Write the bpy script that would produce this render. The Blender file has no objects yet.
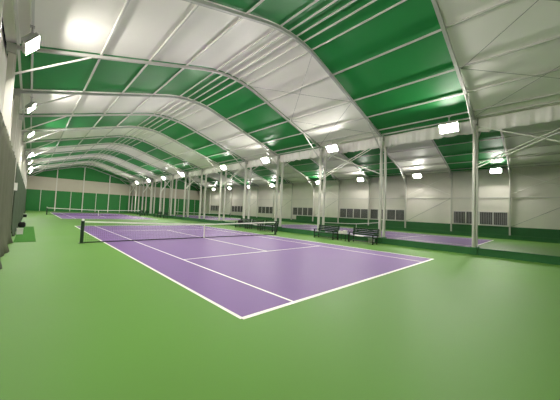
import bpy, bmesh, math, random
from mathutils import Matrix, Vector
random.seed(5)
scene = bpy.context.scene
COL = scene.collection
ORD = ['first', 'second', 'third', 'fourth', 'fifth', 'sixth', 'seventh', 'eighth', 'ninth', 'tenth',
       'eleventh', 'twelfth', 'thirteenth', 'fourteenth', 'fifteenth', 'sixteenth']

# ------------------------------------------------------------------ materials
def mat(name, col, rough=0.5, spec=0.4, metal=0.0, var=0.0, vscale=3.0, bump=0.0, bscale=20.0, rvar=0.0):
    m = bpy.data.materials.new(name); m.use_nodes = True
    nt = m.node_tree; b = nt.nodes['Principled BSDF']
    b.inputs['Base Color'].default_value = (*col, 1)
    b.inputs['Roughness'].default_value = rough
    b.inputs['Specular IOR Level'].default_value = spec
    b.inputs['Metallic'].default_value = metal
    tc = nt.nodes.new('ShaderNodeTexCoord')
    if var > 0 or rvar > 0:
        n = nt.nodes.new('ShaderNodeTexNoise'); n.inputs['Scale'].default_value = vscale; n.inputs['Detail'].default_value = 5
        nt.links.new(tc.outputs['Object'], n.inputs['Vector'])
        if var > 0:
            r = nt.nodes.new('ShaderNodeMix'); r.data_type = 'RGBA'
            r.inputs[6].default_value = (*[c * (1 - var) for c in col], 1)
            r.inputs[7].default_value = (*[min(1, c * (1 + var)) for c in col], 1)
            nt.links.new(n.outputs['Fac'], r.inputs[0]); nt.links.new(r.outputs[2], b.inputs['Base Color'])
        if rvar > 0:
            mr = nt.nodes.new('ShaderNodeMapRange')
            mr.inputs[3].default_value = rough - rvar; mr.inputs[4].default_value = rough + rvar
            nt.links.new(n.outputs['Fac'], mr.inputs[0]); nt.links.new(mr.outputs[0], b.inputs['Roughness'])
    if bump > 0:
        n2 = nt.nodes.new('ShaderNodeTexNoise'); n2.inputs['Scale'].default_value = bscale; n2.inputs['Detail'].default_value = 3
        nt.links.new(tc.outputs['Object'], n2.inputs['Vector'])
        bp = nt.nodes.new('ShaderNodeBump'); bp.inputs['Strength'].default_value = bump; bp.inputs['Distance'].default_value = 0.05
        nt.links.new(n2.outputs['Fac'], bp.inputs['Height']); nt.links.new(bp.outputs[0], b.inputs['Normal'])
    return m

M_FLOOR = mat('green_floor_paint', (0.100, 0.232, 0.038), 0.56, 0.16, var=0.07, vscale=0.35, bump=0.03, bscale=60, rvar=0.06)
M_PURPLE = mat('purple_court_paint', (0.168, 0.090, 0.252), 0.54, 0.2, var=0.06, vscale=0.5, bump=0.03, bscale=60)
M_LINE = mat('white_line_paint', (0.85, 0.83, 0.78), 0.5, 0.3)
M_WHITE = mat('white_membrane', (0.80, 0.775, 0.72), 0.42, 0.27, var=0.04, vscale=0.6, bump=0.06, bscale=1.3)
M_GREEN = mat('green_membrane', (0.018, 0.225, 0.052), 0.42, 0.3, var=0.10, vscale=0.7, bump=0.05, bscale=1.3)
M_WALL = mat('beige_wall_fabric', (0.72, 0.69, 0.61), 0.55, 0.3, var=0.06, vscale=0.9, bump=0.12, bscale=2.2)
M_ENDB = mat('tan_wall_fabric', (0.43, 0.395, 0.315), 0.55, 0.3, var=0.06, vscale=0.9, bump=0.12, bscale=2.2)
M_WALLG = mat('green_wall_fabric', (0.012, 0.155, 0.026), 0.5, 0.35, var=0.12, vscale=1.1, bump=0.1, bscale=2.0)
M_DADO = mat('dark_green_skirt', (0.022, 0.13, 0.034), 0.55, 0.35, var=0.15, vscale=1.5)
M_ALU = mat('grey_aluminium', (0.42, 0.42, 0.39), 0.42, 0.5, metal=0.25, var=0.06, vscale=4)
M_PURL = mat('pale_steel_tube', (0.58, 0.57, 0.53), 0.4, 0.5, metal=0.1, var=0.05, vscale=3)
M_COLUMN = mat('pale_column_paint', (0.54, 0.53, 0.47), 0.42, 0.45, var=0.06, vscale=3)
M_CABLE = mat('steel_cable', (0.25, 0.25, 0.24), 0.4, 0.5, metal=0.5)
M_CURT = mat('grey_green_netting', (0.115, 0.12, 0.082), 0.9, 0.1, var=0.18, vscale=2.0, bump=0.2, bscale=40)
M_CURT2 = mat('dark_green_netting', (0.075, 0.10, 0.065), 0.9, 0.1, var=0.18, vscale=2.0, bump=0.2, bscale=40)
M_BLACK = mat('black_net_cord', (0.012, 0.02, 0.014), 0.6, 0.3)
M_POST = mat('dark_green_post_paint', (0.010, 0.028, 0.014), 0.4, 0.5, var=0.1, vscale=6)
M_TAPE = mat('white_net_tape', (0.80, 0.79, 0.72), 0.6, 0.2)
M_BENCH = mat('dark_green_bench_paint', (0.012, 0.045, 0.019), 0.6, 0.2, var=0.12, vscale=6)
M_BENCHM = mat('dark_bench_metal', (0.015, 0.024, 0.016), 0.6, 0.2, var=0.1, vscale=6)
M_GLASS = mat('dark_night_window', (0.03, 0.032, 0.03), 0.25, 0.5, var=0.25, vscale=2.5)
M_SLAT = mat('grey_window_slat', (0.26, 0.26, 0.24), 0.5, 0.4, var=0.2, vscale=4)
M_TURF = mat('deep_green_mat', (0.045, 0.17, 0.022), 0.9, 0.1, var=0.2, vscale=8, bump=0.4, bscale=90)
M_BAG = mat('black_bag_cloth', (0.015, 0.015, 0.014), 0.75, 0.2, var=0.2, vscale=9, bump=0.2, bscale=15)
M_BOX = mat('white_plastic', (0.70, 0.69, 0.62), 0.5, 0.4, var=0.06, vscale=5)
M_PAPER = mat('white_paper', (0.82, 0.82, 0.78), 0.7, 0.2, var=0.03)
M_HOUS = mat('lamp_housing_metal', (0.45, 0.45, 0.43), 0.4, 0.5, metal=0.4)
M_LENS = bpy.data.materials.new('lamp_lens'); M_LENS.use_nodes = True
_b = M_LENS.node_tree.nodes['Principled BSDF']
_b.inputs['Base Color'].default_value = (0.9, 0.9, 0.88, 1)
_b.inputs['Emission Color'].default_value = (1.0, 0.965, 0.90, 1)
_b.inputs['Emission Strength'].default_value = 460.0

# ------------------------------------------------------------------ helpers
def bm_box(bm, c, s, rot=None):
    v = bmesh.ops.create_cube(bm, size=1.0)['verts']
    bmesh.ops.scale(bm, vec=s, verts=v)
    if rot is not None: bmesh.ops.rotate(bm, cent=(0, 0, 0), matrix=rot, verts=v)
    bmesh.ops.translate(bm, vec=c, verts=v)
    return v

def bm_bar(bm, a, b, w, h=None, seg=0):
    """bar from a to b: square section w x h, or a round tube when seg > 0"""
    a, b = Vector(a), Vector(b); d = b - a; L = d.length
    q = d.to_track_quat('Z', 'Y').to_matrix()
    if seg:
        v = bmesh.ops.create_cone(bm, cap_ends=True, segments=seg, radius1=w / 2, radius2=w / 2, depth=L)['verts']
    else:
        v = bmesh.ops.create_cube(bm, size=1.0)['verts']
        bmesh.ops.scale(bm, vec=(w, h or w, L), verts=v)
    bmesh.ops.rotate(bm, cent=(0, 0, 0), matrix=q, verts=v)
    bmesh.ops.translate(bm, vec=(a + b) / 2, verts=v)
    return v

def obj(name, bm, m, parent=None, smooth=False, bevel=0.0):
    if bevel > 0:
        bmesh.ops.bevel(bm, geom=list(bm.edges), offset=bevel, segments=2, affect='EDGES', profile=0.5)
    me = bpy.data.meshes.new(name); bm.normal_update(); bm.to_mesh(me); bm.free()
    for mm in (m if isinstance(m, (list, tuple)) else [m]): me.materials.append(mm)
    if smooth:
        for p in me.polygons: p.use_smooth = True
    o = bpy.data.objects.new(name, me); COL.objects.link(o)
    if parent is not None: o.parent = parent
    return o

def tag(o, label, cat, group=None):
    o['label'] = label; o['category'] = cat
    if group: o['group'] = group
    return o

def thing(name, label, cat, loc=(0, 0, 0), group=None, rz=0.0):
    o = bpy.data.objects.new(name, None); COL.objects.link(o)
    o.empty_display_size = 0.2
    o.location = loc; o.rotation_euler = (0, 0, rz)
    return tag(o, label, cat, group)

def struct(name, bm, m, parent=None, smooth=False):
    o = obj(name, bm, m, parent, smooth)
    if parent is None: o['kind'] = 'structure'
    return o

def children(o):
    return [c for c in COL.objects if c.parent == o]

def dup(root, loc, label, rz=None, group=None):
    r = root.copy(); COL.objects.link(r); r.location = loc; r['label'] = label
    if rz is not None: r.rotation_euler = (0, 0, rz)
    if group: r['group'] = group
    for ch in children(root):
        c = ch.copy(); COL.objects.link(c); c.parent = r
        for g in children(ch):
            d = g.copy(); COL.objects.link(d); d.parent = c
    return r

NB = bmesh.new

# ------------------------------------------------------------------ layout of the halls
FY0, BAY, NF = -12.78, 5.344, 14
FY = [FY0 + BAY * i for i in range(-1, NF)]          # frames; FY[0] stands behind the camera's right
C1, C2, HALF = 0.15, 19.33, 9.3                      # ridge lines of the two halls
YB, YE = -23.6, 56.9                                 # end walls
XL, XR = -9.34, 28.84
EAVE, SL, DC = 7.55, 0.31, 2.0

def prof(d):
    d = abs(d)
    if d >= DC: return EAVE + SL * (HALF - d)
    return EAVE + SL * (HALF - DC) + SL / (2 * DC) * (DC * DC - d * d)

# ------------------------------------------------------------------ floor
bm = NB()
bm_box(bm, ((XL + XR) / 2, (YB + YE) / 2, -0.10), (XR - XL + 0.4, YE - YB + 0.4, 0.20))
struct('floor', bm, M_FLOOR)

# ------------------------------------------------------------------ ceilings (green and white bays alternate)
def ceiling(c):
    ds = [-9.42, -9.3, -8, -6.5, -5, -3.6] + [-DC + 2 * DC * k / 16 for k in range(17)] + [3.6, 5, 6.5, 8, 9.3, 9.42]
    bm = NB()
    ys = [YB - 0.1, FY[0]] + FY[1:] + [YE + 0.1]
    rows = []
    for y in ys:
        rows.append([bm.verts.new((c + d, y, prof(d) + 0.10)) for d in ds])
    for i in range(len(ys) - 1):
        gi = i - 2                                    # bay 0 = first green bay
        for k in range(len(ds) - 1):
            f = bm.faces.new((rows[i][k], rows[i + 1][k], rows[i + 1][k + 1], rows[i][k + 1]))
            f.material_index = 1 if gi % 2 == 0 else 0
            f.smooth = True
    o = struct('ceiling', bm, [M_WHITE, M_GREEN])
    s = o.modifiers.new('thick', 'SOLIDIFY'); s.thickness = 0.04; s.offset = -1
    return o
ceiling(C1); ceiling(C2)

# ------------------------------------------------------------------ walls
def long_wall(name, x, thick):
    bm = NB(); n = 90
    bm_box(bm, (x + thick / 2, (YB + YE) / 2, 3.9), (abs(thick), YE - YB, 7.8))
    return struct(name, bm, M_WALL)
long_wall('wall_left', XL, -0.12)
long_wall('wall_right', XR, 0.12)

def end_wall(name, y, t):
    bm = NB()
    for c in (C1, C2):
        xs = [c - 9.6 + 19.2 * k / 48 for k in range(49)]
        for a, b in zip(xs[:-1], xs[1:]):
            za, zb = prof(min(9.3, abs(a - c))) + 0.08, prof(min(9.3, abs(b - c))) + 0.08
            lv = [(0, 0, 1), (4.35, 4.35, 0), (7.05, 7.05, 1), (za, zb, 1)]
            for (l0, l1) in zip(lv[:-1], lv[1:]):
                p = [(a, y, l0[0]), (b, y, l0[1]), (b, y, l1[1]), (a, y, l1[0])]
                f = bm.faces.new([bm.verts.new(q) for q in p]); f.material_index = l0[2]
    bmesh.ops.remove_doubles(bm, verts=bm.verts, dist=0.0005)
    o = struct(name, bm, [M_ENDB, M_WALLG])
    s = o.modifiers.new('thick', 'SOLIDIFY'); s.thickness = 0.08; s.offset = t
    return o
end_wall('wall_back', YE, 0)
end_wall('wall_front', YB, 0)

# pale posts on the far end wall
tn = 1
for c in (C1, C2):
    for dx, h, w in ((-6.95, 4.35, .09), (-4.6, 0, .16), (-2.1, 4.35, .09), (0.0, 0, .16), (2.45, 4.35, .09), (4.9, 0, .16), (7.3, 4.35, .09)):
        bm = NB()
        top = h or prof(dx) - 0.16
        bm_box(bm, (c + dx, YE - 0.05 - w / 2, top / 2), (w, w, top))
        struct('trim_%d' % tn, bm, M_COLUMN); tn += 1

# right-hand wall: dark green dado, plinth, pale batten
bm = NB(); bm_box(bm, (XR - 0.02, (YB + 18.2) / 2, 0.66), (0.04, 18.2 - YB, 1.32)); struct('trim_%d' % tn, bm, M_DADO); tn += 1
bm = NB(); bm_box(bm, (XR - 0.02, (18.2 + YE) / 2, 0.30), (0.04, YE - 18.2, 0.60)); struct('trim_%d' % tn, bm, M_DADO); tn += 1
bm = NB(); bm_box(bm, (XR - 0.025, (YB + YE) / 2, 4.47), (0.05, YE - YB, 0.07)); struct('trim_%d' % tn, bm, M_PURL); tn += 1
bm = NB(); bm_box(bm, (28.32, (YB + YE) / 2, 0.22), (0.16, YE - YB, 0.44)); struct('baseboard_right', bm, M_DADO)

# windows in the right-hand wall: four lights in one white frame, dark slats behind
wn = 1
for bay in (0, 2, 3, 5, 7, 9, 11):
    y0, y1 = FY0 + BAY * bay + 0.16, FY0 + BAY * (bay + 1) - 0.16
    z0, z1 = 1.46, 2.84
    root = bpy.data.objects.new('window_%d' % wn, None); COL.objects.link(root); root['kind'] = 'structure'
    root.location = (XR, (y0 + y1) / 2, z0); wn += 1
    L = y1 - y0; H = z1 - z0
    bm = NB()
    bm_box(bm, (-0.05, 0, -0.03), (0.10, L, 0.07)); bm_box(bm, (-0.05, 0, H + 0.03), (0.10, L, 0.06))
    for k, w in ((0, .07), (1, .09), (2, .16), (3, .09), (4, .07)):
        yy = -L / 2 + L * k / 4
        yy += {0: .035, 4: -.035}.get(k, 0)
        bm_box(bm, (-0.05, yy, H / 2), (0.10, w, H))
    obj('window_frame', bm, M_PURL, root)
    bm = NB(); bm_box(bm, (-0.015, 0, H / 2), (0.02, L - .06, H)); obj('glass_pane', bm, M_GLASS, root)
    bm = NB(); n = 32
    for k in range(n):
        yy = -L / 2 + L * (k + .5) / n
        bm_box(bm, (-0.035, yy, H / 2), (0.012, 0.045, H - .02))
    obj('slats', bm, M_SLAT, root)

# ------------------------------------------------------------------ portal frames
def bm_rafter():
    bm = NB()
    ds = [-9.3, -7.5, -5.5, -4] + [-DC + 2 * DC * k / 12 for k in range(13)] + [4, 5.5, 7.5, 9.3]
    rings = []
    for d in ds:
        z = prof(d)
        rings.append([bm.verts.new((d, sy * 0.065, z + dz)) for sy, dz in ((-1, -.125), (1, -.125), (1, .0), (-1, .0))])
    for a, b in zip(rings[:-1], rings[1:]):
        for k in range(4):
            bm.faces.new((a[k], a[(k + 1) % 4], b[(k + 1) % 4], b[k]))
    bm.faces.new(rings[0]); bm.faces.new(rings[-1][::-1])
    bmesh.ops.recalc_face_normals(bm, faces=bm.faces)
    return bm

def make_frame(c, label, group):
    t = thing('roof_frame', label, 'roof frame', (c, FY[0], 0), group)
    obj('rafter', bm_rafter(), M_ALU, t)
    for s in (-1, 1):
        bm = NB()
        bm_box(bm, (s * 9.27, 0, 3.72), (0.16, 0.145, 7.40))
        bm_box(bm, (s * 9.16, 0, 3.72), (0.05, 0.08, 7.40))             # raised web along the inner face
        col = obj('column', bm, M_COLUMN, t)
        bm = NB(); bm_box(bm, (s * 9.27, 0, 7.43), (0.26, 0.24, 0.36)); obj('eave_joint', bm, M_ALU, col)
        bm = NB(); bm_bar(bm, (s * 6.95, 0, prof(6.95) - .12), (s * 9.15, 0, 6.55), 0.075, seg=8); obj('knee_brace', bm, M_PURL, t)
        bm = NB(); bm_box(bm, (s * 9.27, 0, 0.21), (0.30, 0.34, 0.42)); obj('column_base', bm, M_DADO, t, bevel=0.02)
    return t
f1 = make_frame(C1, 'grey arched roof frame over the near hall, just outside the right edge', 'arched frames of the near hall')
f2 = make_frame(C2, 'grey arched roof frame over the neighbouring hall, at the far right edge', 'arched frames of the neighbouring hall')
for i in range(1, len(FY)):
    w = ORD[i - 1]
    dup(f1, (C1, FY[i], 0), 'grey arched roof frame over the main purple courts, %s row of posts from the right' % w)
    dup(f2, (C2, FY[i], 0), 'grey arched roof frame beyond the column row, %s from the right above the windowed wall' % w)

# ------------------------------------------------------------------ purlins along the halls
PD = [(-9.12, .08), (-8.75, .07), (-6.6, .07), (-4.65, .07), (-2.8, .07), (-1.0, .05), (-.45, .05), (0.05, .05), (.55, .05), (1.2, .05),
      (3.05, .07), (5.3, .07), (7.0, .07), (8.55, .07), (9.12, .08)]
for c, hall in ((C1, 'near hall'), (C2, 'neighbouring hall')):
    for k, (d, w) in enumerate(PD):
        bm = NB()
        ang = 0.0
        if abs(d) > DC: ang = math.atan(SL) * (1 if d > 0 else -1)
        z = prof(d) + 0.037
        bm_box(bm, (0, 0, 0), (w, YE - FY[0] - 0.2, 0.06), Matrix.Rotation(ang, 3, 'Y'))
        o = obj('purlin', bm, M_PURL)
        o.location = (c + d, (YE + FY[0]) / 2, z)
        side = 'right' if d > 0.1 else 'left'
        j = k - 7 if k >= 7 else 7 - k                     # 0 crown, 1-2 close set, 3-6 wide set, 7 eave
        if j == 0: pos = 'along its crown'
        elif j <= 2: pos = '%s one %s of its crown' % (ORD[j - 1], side)
        elif j == 7: pos = 'at its %s eave' % side
        else: pos = '%s of the widely spaced on its %s slope' % (ORD[j - 3], side)
        tag(o, 'thin pale roof bar, %s, %s' % (hall, pos), 'roof bar', 'roof bars of the ' + hall)

# thin diagonal cables under the white bays of the near hall, right slope
for bay, wd in ((-1, 'above the far right corner of the picture'), (1, 'right of the green panel over the benches'),):
    ya, yb = FY0 + BAY * bay + .12, FY0 + BAY * (bay + 1) - .12
    t = thing('cable_cross', 'thin steel cables crossing under the white ceiling bay ' + ('nearest the camera' if bay < 0 else 'between the first two green bays'),
              'cables', (C1, (ya + yb) / 2, 0), 'roof cables')
    h = (yb - ya) / 2
    for d0, d1 in ((1.4, 5.3), (5.3, 8.9)):
        for s in (-1, 1):
            bm = NB(); bm_bar(bm, (d0, -s * h, prof(d0) - .015 - .012 * s), (d1, s * h, prof(d1) - .015 - .012 * s), 0.022, seg=6)
            obj('cable', bm, M_CABLE, t)

# ------------------------------------------------------------------ cross bracing
n = 0
XB = (-1, 1, 4, 6, 8, 10, 12)
for bay in XB:
    ya, yb = FY0 + BAY * bay + .10, FY0 + BAY * (bay + 1) - .10
    h = (yb - ya) / 2
    where = ['at the right edge', 'above the two benches', 'fourth bay past the benches',
             'third crossed bay from the camera', 'fourth crossed bay from the camera', 'fifth crossed bay from the camera', 'last crossed bay by the end wall'][n]
    t = thing('column_cross_brace', 'pale crossed bars in the middle column row, ' + where, 'brace', (9.47, (ya + yb) / 2, 4.9), 'cross braces of the column row')
    for s in (-1, 1):
        bm = NB()
        for o_ in ((0, 0.17) if s < 0 else (0.08,)):
            bm_bar(bm, (0.0 + .05 * s, -s * h, 0.0 - o_ + .08), (0.05 * s, s * h, 2.28 - o_ + .08), 0.062, seg=8)
        obj('brace_bar', bm, M_TAPE, t)
    t = thing('wall_cross_brace', 'thin crossed rods on the beige windowed wall, %s crossed bay from the right' % ORD[n], 'brace', (28.62, (ya + yb) / 2, 1.3), 'cross rods on the windowed wall')
    for s in (-1, 1):
        bm = NB(); bm_bar(bm, (.03 * s, -s * h, 3.55), (.03 * s, s * h, 5.95), 0.055, seg=6); obj('rod', bm, M_TAPE, t)
    bm = NB(); bm_bar(bm, (0, -h, 3.1), (0, h, 0.05), 0.035, seg=6); obj('rod', bm, M_CABLE, t)
    n += 1

# ------------------------------------------------------------------ wrinkled gutter fabric between the halls
bm = NB()
ny = 900; prev = None
prf = [(9.38, 7.80), (9.62, 7.76), (9.70, 7.60), (9.72, 7.35), (9.72, 7.1), (9.73, 6.90), (9.76, 6.88), (9.79, 6.90), (9.80, 7.1), (9.80, 7.35), (9.83, 7.6), (9.86, 7.76), (10.1, 7.80)]
for i in range(ny + 1):
    y = FY[0] - 5 + (YE - FY[0] + 4.9) * i / ny
    wob = 0.075 * math.sin(y * 9 + 2 * math.sin(y * 2.3)) + 0.05 * math.sin(y * 19.7 + 1.3 * math.sin(y * 5.1))
    wob *= 0.55 + 0.9 * abs(math.sin(y * 0.83 + math.sin(y * 1.9)))
    row = []
    for (x, z) in prf:
        k = max(0.0, min(1.0, (7.78 - z) / 0.5))
        row.append(bm.verts.new((x + wob * k, y, z + 0.02 * math.sin(y * 7.7) * k)))
    if prev:
        for k in range(len(prf) - 1):
            bm.faces.new((prev[k], row[k], row[k + 1], prev[k + 1]))
    prev = row
o = obj('gutter_fabric', bm, M_WHITE, smooth=True)
tag(o, 'long wrinkled white fabric strip hanging under the eaves above the middle column row', 'fabric strip')

# ------------------------------------------------------------------ low green boards between the columns
for i in range(len(FY) - 1):
    y0, y1 = FY[i] + 0.18, FY[i + 1] - 0.18
    bm = NB(); bm_box(bm, (0, 0, 0.185), (0.10, y1 - y0, 0.37))
    bm_box(bm, (0, 0, 0.385), (0.13, y1 - y0, 0.03))
    o = obj('barrier_board', bm, M_DADO); o.location = (9.40, (y0 + y1) / 2, 0)
    tag(o, 'low dark green barrier board along the column row, %s bay from the right' % ORD[i], 'barrier', 'low barrier boards')

# ------------------------------------------------------------------ courts
def court(cx, cy, label):
    bm = NB(); bm_box(bm, (0, 0, 0.002), (11.0, 23.8, 0.004))
    t = obj('tennis_court', bm, M_PURPLE); t.location = (cx, cy, 0)
    tag(t, label, 'tennis court', 'tennis courts')
    bm = NB(); w = 0.06
    def ln(x0, y0, x1, y1, w=0.055):
        bm_box(bm, ((x0 + x1) / 2, (y0 + y1) / 2, 0.0055), (abs(x1 - x0) + (w if x0 == x1 else 0), abs(y1 - y0) + (w if y0 == y1 else 0), 0.003))
    for s in (-1, 1):
        ln(-5.485, s * 11.885, 5.485, s * 11.885, 0.10)
        ln(s * 5.485, -11.885, s * 5.485, 11.885, 0.07)
        ln(s * 4.115, -11.885, s * 4.115, 11.885, 0.055)
        ln(-4.115, s * 6.3, 4.115, s * 6.3)
    ln(0, -6.3, 0, 6.3)
    obj('court_lines', bm, M_LINE, t)
    return t
court(0, 0, 'purple tennis court with white lines nearest the photographer')
court(0, 36.4, 'purple tennis court behind the nearest one, in front of the green end wall')
court(19.3, 0, 'purple tennis court beyond the column row, below the windowed wall on the right')
court(19.3, 36.4, 'purple tennis court beyond the column row, deepest in the picture')

# ------------------------------------------------------------------ nets
def top_z(x):
    return 0.914 + 0.156 * (abs(x) / 6.4) ** 1.25
def make_net(label):
    t = thing('tennis_net', label, 'tennis net', (0, 0, 0), 'tennis nets')
    for s in (-1, 1):
        bm = NB()
        bm_box(bm, (s * 6.4, 0, 0.535), (0.13, 0.13, 1.07))
        bm_box(bm, (s * 6.4, 0, 0.01), (0.24, 0.24, 0.02))
        p = obj('post', bm, M_POST, t, bevel=0.006)
        if s < 0:
            bm = NB(); bmesh.ops.create_uvsphere(bm, u_segments=12, v_segments=8, radius=0.06)
            bmesh.ops.translate(bm, vec=(s * 6.4, 0, 1.12), verts=bm.verts)
            k = obj('post_cap', bm, M_TAPE, p, smooth=True); k['label'] = 'round white knob on the post'
    bm = NB()                                             # knotted black cords
    nx = 150; c = 0.0032
    for i in range(nx + 1):
        x = -6.33 + 12.66 * i / nx
        bm_box(bm, (x, 0, (top_z(x) + 0.03) / 2), (c, c, top_z(x) - 0.03))
    for j in range(11):
        f = (j + .5) / 11
        for a in range(16):
            xa, xb = -6.33 + 12.66 * a / 16, -6.33 + 12.66 * (a + 1) / 16
            bm_bar(bm, (xa, 0, 0.03 + (top_z(xa) - .06) * f), (xb, 0, 0.03 + (top_z(xb) - .06) * f), c)
    obj('net_mesh', bm, M_BLACK, t)
    def band(z_of, h, th):
        bm = NB(); rows = []
        for i in range(33):
            x = -6.33 + 12.66 * i / 32; z = z_of(x)
            rows.append([bm.verts.new((x, y, zz)) for y, zz in ((-th, z - h), (-th, z), (th, z), (th, z - h))])
        for a, b in zip(rows[:-1], rows[1:]):
            for k in range(4): bm.faces.new((a[k], b[k], b[(k + 1) % 4], a[(k + 1) % 4]))
        bm.faces.new(rows[0]); bm.faces.new(rows[-1][::-1])
        bmesh.ops.recalc_face_normals(bm, faces=bm.faces)
        return bm
    obj('top_tape', band(top_z, 0.07, 0.014), M_TAPE, t)
    obj('bottom_cord_shade', band(lambda x: 0.05, 0.042, 0.012), M_BLACK, t)  # bottom cord made as a dark band to imitate the shade along the floor
    bm = NB(); bm_box(bm, (0, -0.02, 0.462), (0.075, 0.012, 0.90)); obj('centre_strap', bm, M_TAPE, t)
    return t
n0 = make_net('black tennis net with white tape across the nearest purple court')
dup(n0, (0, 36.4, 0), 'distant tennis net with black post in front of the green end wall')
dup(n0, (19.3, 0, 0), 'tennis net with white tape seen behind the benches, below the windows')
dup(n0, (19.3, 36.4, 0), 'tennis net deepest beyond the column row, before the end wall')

# ------------------------------------------------------------------ flood lights
def make_lamp(drop):
    t = thing('floodlight', '', 'floodlight', (0, 0, 0))
    tilt = Matrix.Rotation(math.radians(36), 3, 'Y')      # faces +X and a little down
    bm = NB(); bm_box(bm, (0, 0, 0), (0.12, 0.92, 0.52)); 
    for k in range(9): bm_box(bm, (-0.09, -0.40 + .10 * k, 0), (0.07, 0.012, 0.42))
    bmesh.ops.rotate(bm, cent=(0, 0, 0), matrix=tilt, verts=bm.verts); obj('housing', bm, M_HOUS, t)
    bm = NB(); bm_box(bm, (0.057, 0, 0), (0.010, 0.88, 0.48))
    bmesh.ops.rotate(bm, cent=(0, 0, 0), matrix=tilt, verts=bm.verts); l = obj('lens', bm, M_LENS, t); l['label'] = 'glowing warm white lens'
    bm = NB(); bm_bar(bm, (0, 0, 0.18), (0, 0, drop - .003), 0.04); bm_box(bm, (0, 0, drop - .018), (0.12, 0.16, 0.03)); obj('arm', bm, M_ALU, t)
    return t
LY = [-11.7, -3.75, 4.35, 12.3, 24.4, 32.35, 40.5, 48.4]
def lamp_row(x, z, d, rz, texts, group):
    l = make_lamp(prof(d) + 0.007 - z); l.location = (x, LY[0], z); l.rotation_euler = (0, 0, rz)
    tag(l, texts[0], 'floodlight', group)
    for i in range(1, len(LY)): dup(l, (x, LY[i], z), texts[i])
lamp_row(C1 - 8.75, 7.12, 8.75, 0.0, ['bright floodlight under the left eave, beside the photographer'] + ['bright floodlight under the left eave, %s of the row counted from the top' % ORD[i] for i in range(7)], 'floodlights under the left eave')
lamp_row(C1 + 8.55, 7.12, 8.55, math.pi, ['bright floodlight at the top of the middle column row, %s from the right' % ORD[i] for i in range(8)], 'floodlights along the middle column row')
lamp_row(C2 + 8.55, 7.36, 8.55, math.pi, ['bright floodlight high on the windowed wall, %s from the right' % ORD[i] for i in range(8)], 'floodlights on the windowed wall')

# ------------------------------------------------------------------ benches
def make_bench():
    L = 1.95
    t = thing('bench', '', 'bench')
    bm = NB()
    for k in range(5): bm_box(bm, (-0.30 + .125 * k, 0, 0.445), (0.105, L, 0.035))
    obj('seat', bm, M_BENCH, t)
    bm = NB()
    for k in range(4): bm_box(bm, (0.315 + .026 * k, 0, 0.585 + .125 * k), (0.035, L, 0.10))
    obj('backrest', bm, M_BENCH, t)
    bm = NB()
    for k in range(3): bm_box(bm, (-.16 + .12 * k, 0, 0.14), (.10, L - .22, .03))
    obj('lower_rack', bm, M_BENCHM, t)
    for s in (-1, 1):
        y = s * (L / 2 - .10)
        bm = NB(); bm_bar(bm, (-.32, y, 0), (-.32, y, .66), .06); bm_bar(bm, (-.32, y, .40), (.28, y, .40), .055); bm_bar(bm, (-.32, y, .12), (.28, y, .12), .05)
        obj('leg', bm, M_BENCHM, t)
        bm = NB(); bm_bar(bm, (.26, y, 0), (.26, y, .43), .06); bm_bar(bm, (.28, y, .40), (.425, y, 1.03), .055)
        obj('leg', bm, M_BENCHM, t)
        bm = NB(); bm_box(bm, (-.01, y, .665), (.68, .07, .035)); obj('armrest', bm, M_BENCH, t)
    return t
BX = 8.27
bench = make_bench(); bench.location = (BX, -6.8, 0)
tag(bench, 'dark green slatted bench by the column row, right of the white boxes', 'bench', 'benches along the column row')
dup(bench, (BX, -3.7, 0), 'dark green slatted bench by the column row, left of the white boxes')
dup(bench, (BX, 2.95, 0), 'dark green slatted bench just behind the right post of the nearest net')
dup(bench, (BX, 5.05, 0), 'dark green bench past the right net post, with a white towel on it')
dup(bench, (BX, 7.15, 0), 'dark bench past the right net post, with a black bag on it')
dup(bench, (BX, 29.95, 0), 'distant dark bench by the columns, nearest of the far benches')
dup(bench, (BX, 32.95, 0), 'distant dark bench by the columns, second of the far benches')
dup(bench, (BX, 40.15, 0), 'distant dark bench by the columns, third of the far benches')
dup(bench, (BX, 43.15, 0), 'distant dark bench by the columns, farthest bench in the picture')

# small table with boxes between the front benches
t = thing('side_table', 'small dark table between the two front benches holding white boxes', 'table', (BX, -5.25, 0))
bm = NB(); bm_box(bm, (0, 0, 0.485), (0.5, 0.72, 0.03)); obj('table_top', bm, M_BENCH, t)
for sx in (-1, 1):
    for sy in (-1, 1):
        bm = NB(); bm_bar(bm, (sx * .2, sy * .3, 0), (sx * .2, sy * .3, .472), .04); obj('leg', bm, M_BENCHM, t)
def small_box(name, loc, size, m, label, lidm=None, rz=0.0, group=None, cat='box'):
    t = thing(name, label, cat, loc, group, rz)
    bm = NB(); bm_box(bm, (0, 0, size[2] * .43), (size[0], size[1], size[2] * .86)); obj('body', bm, m, t, bevel=0.01)
    bm = NB(); bm_box(bm, (0, 0, size[2] * .93), (size[0] * 1.06, size[1] * 1.06, size[2] * .14)); obj('lid', bm, lidm or m, t, bevel=0.006)
    return t
small_box('storage_box', (BX - .05, -5.42, 0.50), (.26, .24, .26), M_BOX, 'white box on the right half of the small table', None, .1, 'white boxes on the table')
small_box('storage_box', (BX - .05, -5.05, 0.50), (.24, .22, .20), M_BOX, 'lower white box on the left half of the small table', None, -.15, 'white boxes on the table')
small_box('storage_box', (9.05, -7.02, 0.0), (.34, .32, .34), M_BOX, 'white box on the floor between the right front bench and the column', None, 0.05)

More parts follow.
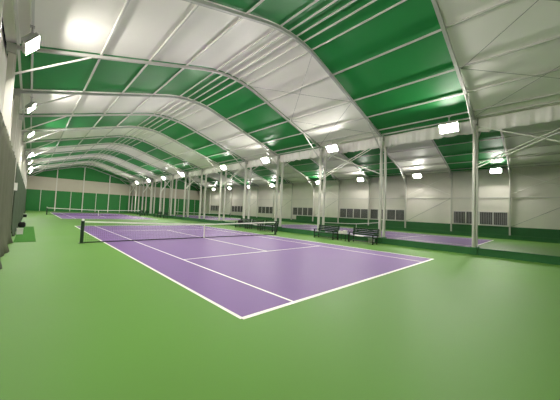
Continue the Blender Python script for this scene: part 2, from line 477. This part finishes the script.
def towel(loc, size, label, m):
    bm = NB(); nx, ny = 10, 14; g = []
    for i in range(nx + 1):
        row = []
        for j in range(ny + 1):
            x = (i / nx - .5) * size[0]; y = (j / ny - .5) * size[1]
            z = .022 + .014 * math.sin(9 * y + 4 * x) + .01 * math.sin(17 * x + 3 * y)
            row.append(bm.verts.new((x, y, z)))
        g.append(row)
    for i in range(nx):
        for j in range(ny): bm.faces.new((g[i][j], g[i + 1][j], g[i + 1][j + 1], g[i][j + 1]))
    o = obj('towel', bm, m, smooth=True); o.location = loc
    s = o.modifiers.new('t', 'SOLIDIFY'); s.thickness = .016; s.offset = -1
    return tag(o, label, 'towel')
towel((BX, -6.5, 0.464), (.34, .55, 0), 'crumpled white towel lying on the bench seat right of the boxes', M_BOX)
towel((BX, 4.9, 0.464), (.36, .7, 0), 'white towel lying on the middle bench past the right net post', M_BOX)

def bag(loc, size, label, rz=0.0):
    t = thing('sports_bag', label, 'bag', loc, 'black sports bags', rz)
    bm = NB(); bmesh.ops.create_uvsphere(bm, u_segments=20, v_segments=12, radius=1)
    for v in bm.verts:
        x, y, z = v.co
        f = lambda a, p: math.copysign(abs(a) ** p, a)
        v.co = (f(x, .6) * size[0] / 2 * (1 + .05 * math.sin(9 * y)), f(y, .55) * size[1] / 2, (f(z, .6) + .93) / 1.93 * size[2] * (1 - .12 * math.cos(4 * y)))
    zmin = min(v.co.z for v in bm.verts)
    for v in bm.verts: v.co.z = max(0, v.co.z)
    obj('body', bm, M_BAG, t, smooth=True)
    bm = NB()
    for s in (-1, 1):
        pts = [(s * size[0] * .25, size[1] * .25 * math.cos(a), size[2] * .78 + size[2] * .38 * math.sin(a)) for a in [math.pi * k / 8 for k in range(9)]]
        for a, b in zip(pts[:-1], pts[1:]): bm_bar(bm, a, b, .025)
    obj('handle', bm, M_BAG, t)
    return t
bag((BX, 7.55, 0.464), (.34, .75, .34), 'black sports bag on the bench past the right net post')
bag((-8.62, 10.9, 0.012), (.40, .70, .36), 'black sports bag at the far end of the green mat by the left curtain')

# ------------------------------------------------------------------ left side: curtains, mat, things on it
def curtain(y0, y1, ztop0, ztop1, x, amp, label, m):
    t = thing('netting_curtain', label, 'curtain', (x, y0, 0), 'netting curtains')
    bm = NB(); n = max(40, int((y1 - y0) * 9)); prev = None
    for i in range(n + 1):
        y = (y1 - y0) * i / n
        zt = ztop0 + (ztop1 - ztop0) * i / n
        row = []
        for j in range(13):
            z = 0.012 + (zt - .012) * j / 12
            a = amp * (1.25 - .6 * j / 12)
            xx = a * math.sin(y * 5.2 + 1.2 * math.sin(y * 1.3)) + .35 * a * math.sin(y * 12.3 + z * .5) + (0.14 * (1 - j / 1.5) * (.5 + .5 * math.sin(y * 2.1)) if j < 2 else 0)
            row.append(bm.verts.new((xx, y, z)))
        if prev:
            for j in range(12): bm.faces.new((prev[j], row[j], row[j + 1], prev[j + 1]))
        prev = row
    o = obj('netting', bm, m, t, smooth=True)
    s = o.modifiers.new('t', 'SOLIDIFY'); s.thickness = .012; s.offset = 0
    bm = NB(); bm_bar(bm, (0, 0, ztop0), (0, y1 - y0, ztop1), .035, seg=8); obj('top_cord', bm, M_CABLE, t)
    return t
curtain(-17.5, 2.75, 3.95, 3.95, -8.93, .035, 'grey green netting curtain hanging along the left edge beside the photographer', M_CURT)
curtain(4.1, 56.2, 4.0, 3.9, -8.93, .03, 'dark green netting curtain along the left wall, beyond the white notice', M_CURT2)
bm = NB(); bm_box(bm, (0, 0, 0), (.20, .012, .40)); bm_box(bm, (0, 0.004, .195), (.21, .02, .02))
o = obj('notice_sheet', bm, M_PAPER); o.location = (-8.93, 4.085, 2.66)
tag(o, 'white notice sheet hung on the edge of the dark left curtain', 'notice')

bm = NB(); bm_box(bm, (0, 0, 0.006), (0.76, 10.1, 0.012)); o = obj('floor_mat', bm, M_TURF); o.location = (-8.36, 6.4, 0)
tag(o, 'long deep green mat on the floor beside the left curtain', 'mat')
small_box('cooler_box', (-8.62, 5.4, 0.012), (.26, .34, .34), M_BOX, 'white lidded box standing on the green mat', None, .05)
small_box('bin', (-8.62, 27.6, 0.0), (.30, .34, .40), M_BENCHM, 'small dark box on the floor far along the left curtain', M_BOX, 0.0)

# ------------------------------------------------------------------ world, camera
w = bpy.data.worlds.new('World'); scene.world = w; w.use_nodes = True
w.node_tree.nodes['Background'].inputs[0].default_value = (0.02, 0.025, 0.03, 1)
w.node_tree.nodes['Background'].inputs[1].default_value = 0.3

cam = bpy.data.cameras.new('Camera'); co = bpy.data.objects.new('Camera', cam); COL.objects.link(co)
r = Vector((0.7183763986627519, -0.6943846758058994, 0.042015138346441605))
u = Vector((-0.06150296239262248, -0.0032358108700114886, 0.9981016557169641))
f = Vector((0.6929305415849891, 0.7195967284069247, 0.04503124476165623))
m = Matrix((r, u, -f)).transposed().to_4x4()
m.translation = Vector((-8.303787568303552, -15.653757948379745, 1.917724576236086))
co.matrix_world = m
cam.sensor_fit = 'HORIZONTAL'; cam.sensor_width = 36.0
cam.lens = 36.0 * 259.1138 / 560.0
cam.clip_start = 0.05; cam.clip_end = 500
scene.camera = co

scene.view_settings.view_transform = 'Standard'
scene.view_settings.look = 'None'
scene.view_settings.gamma = 1.0
scene.view_settings.use_curve_mapping = False
scene.view_settings.exposure = -0.12
scene.cycles.diffuse_bounces = 6
scene.cycles.max_bounces = 10
scene.cycles.sample_clamp_indirect = 6.0
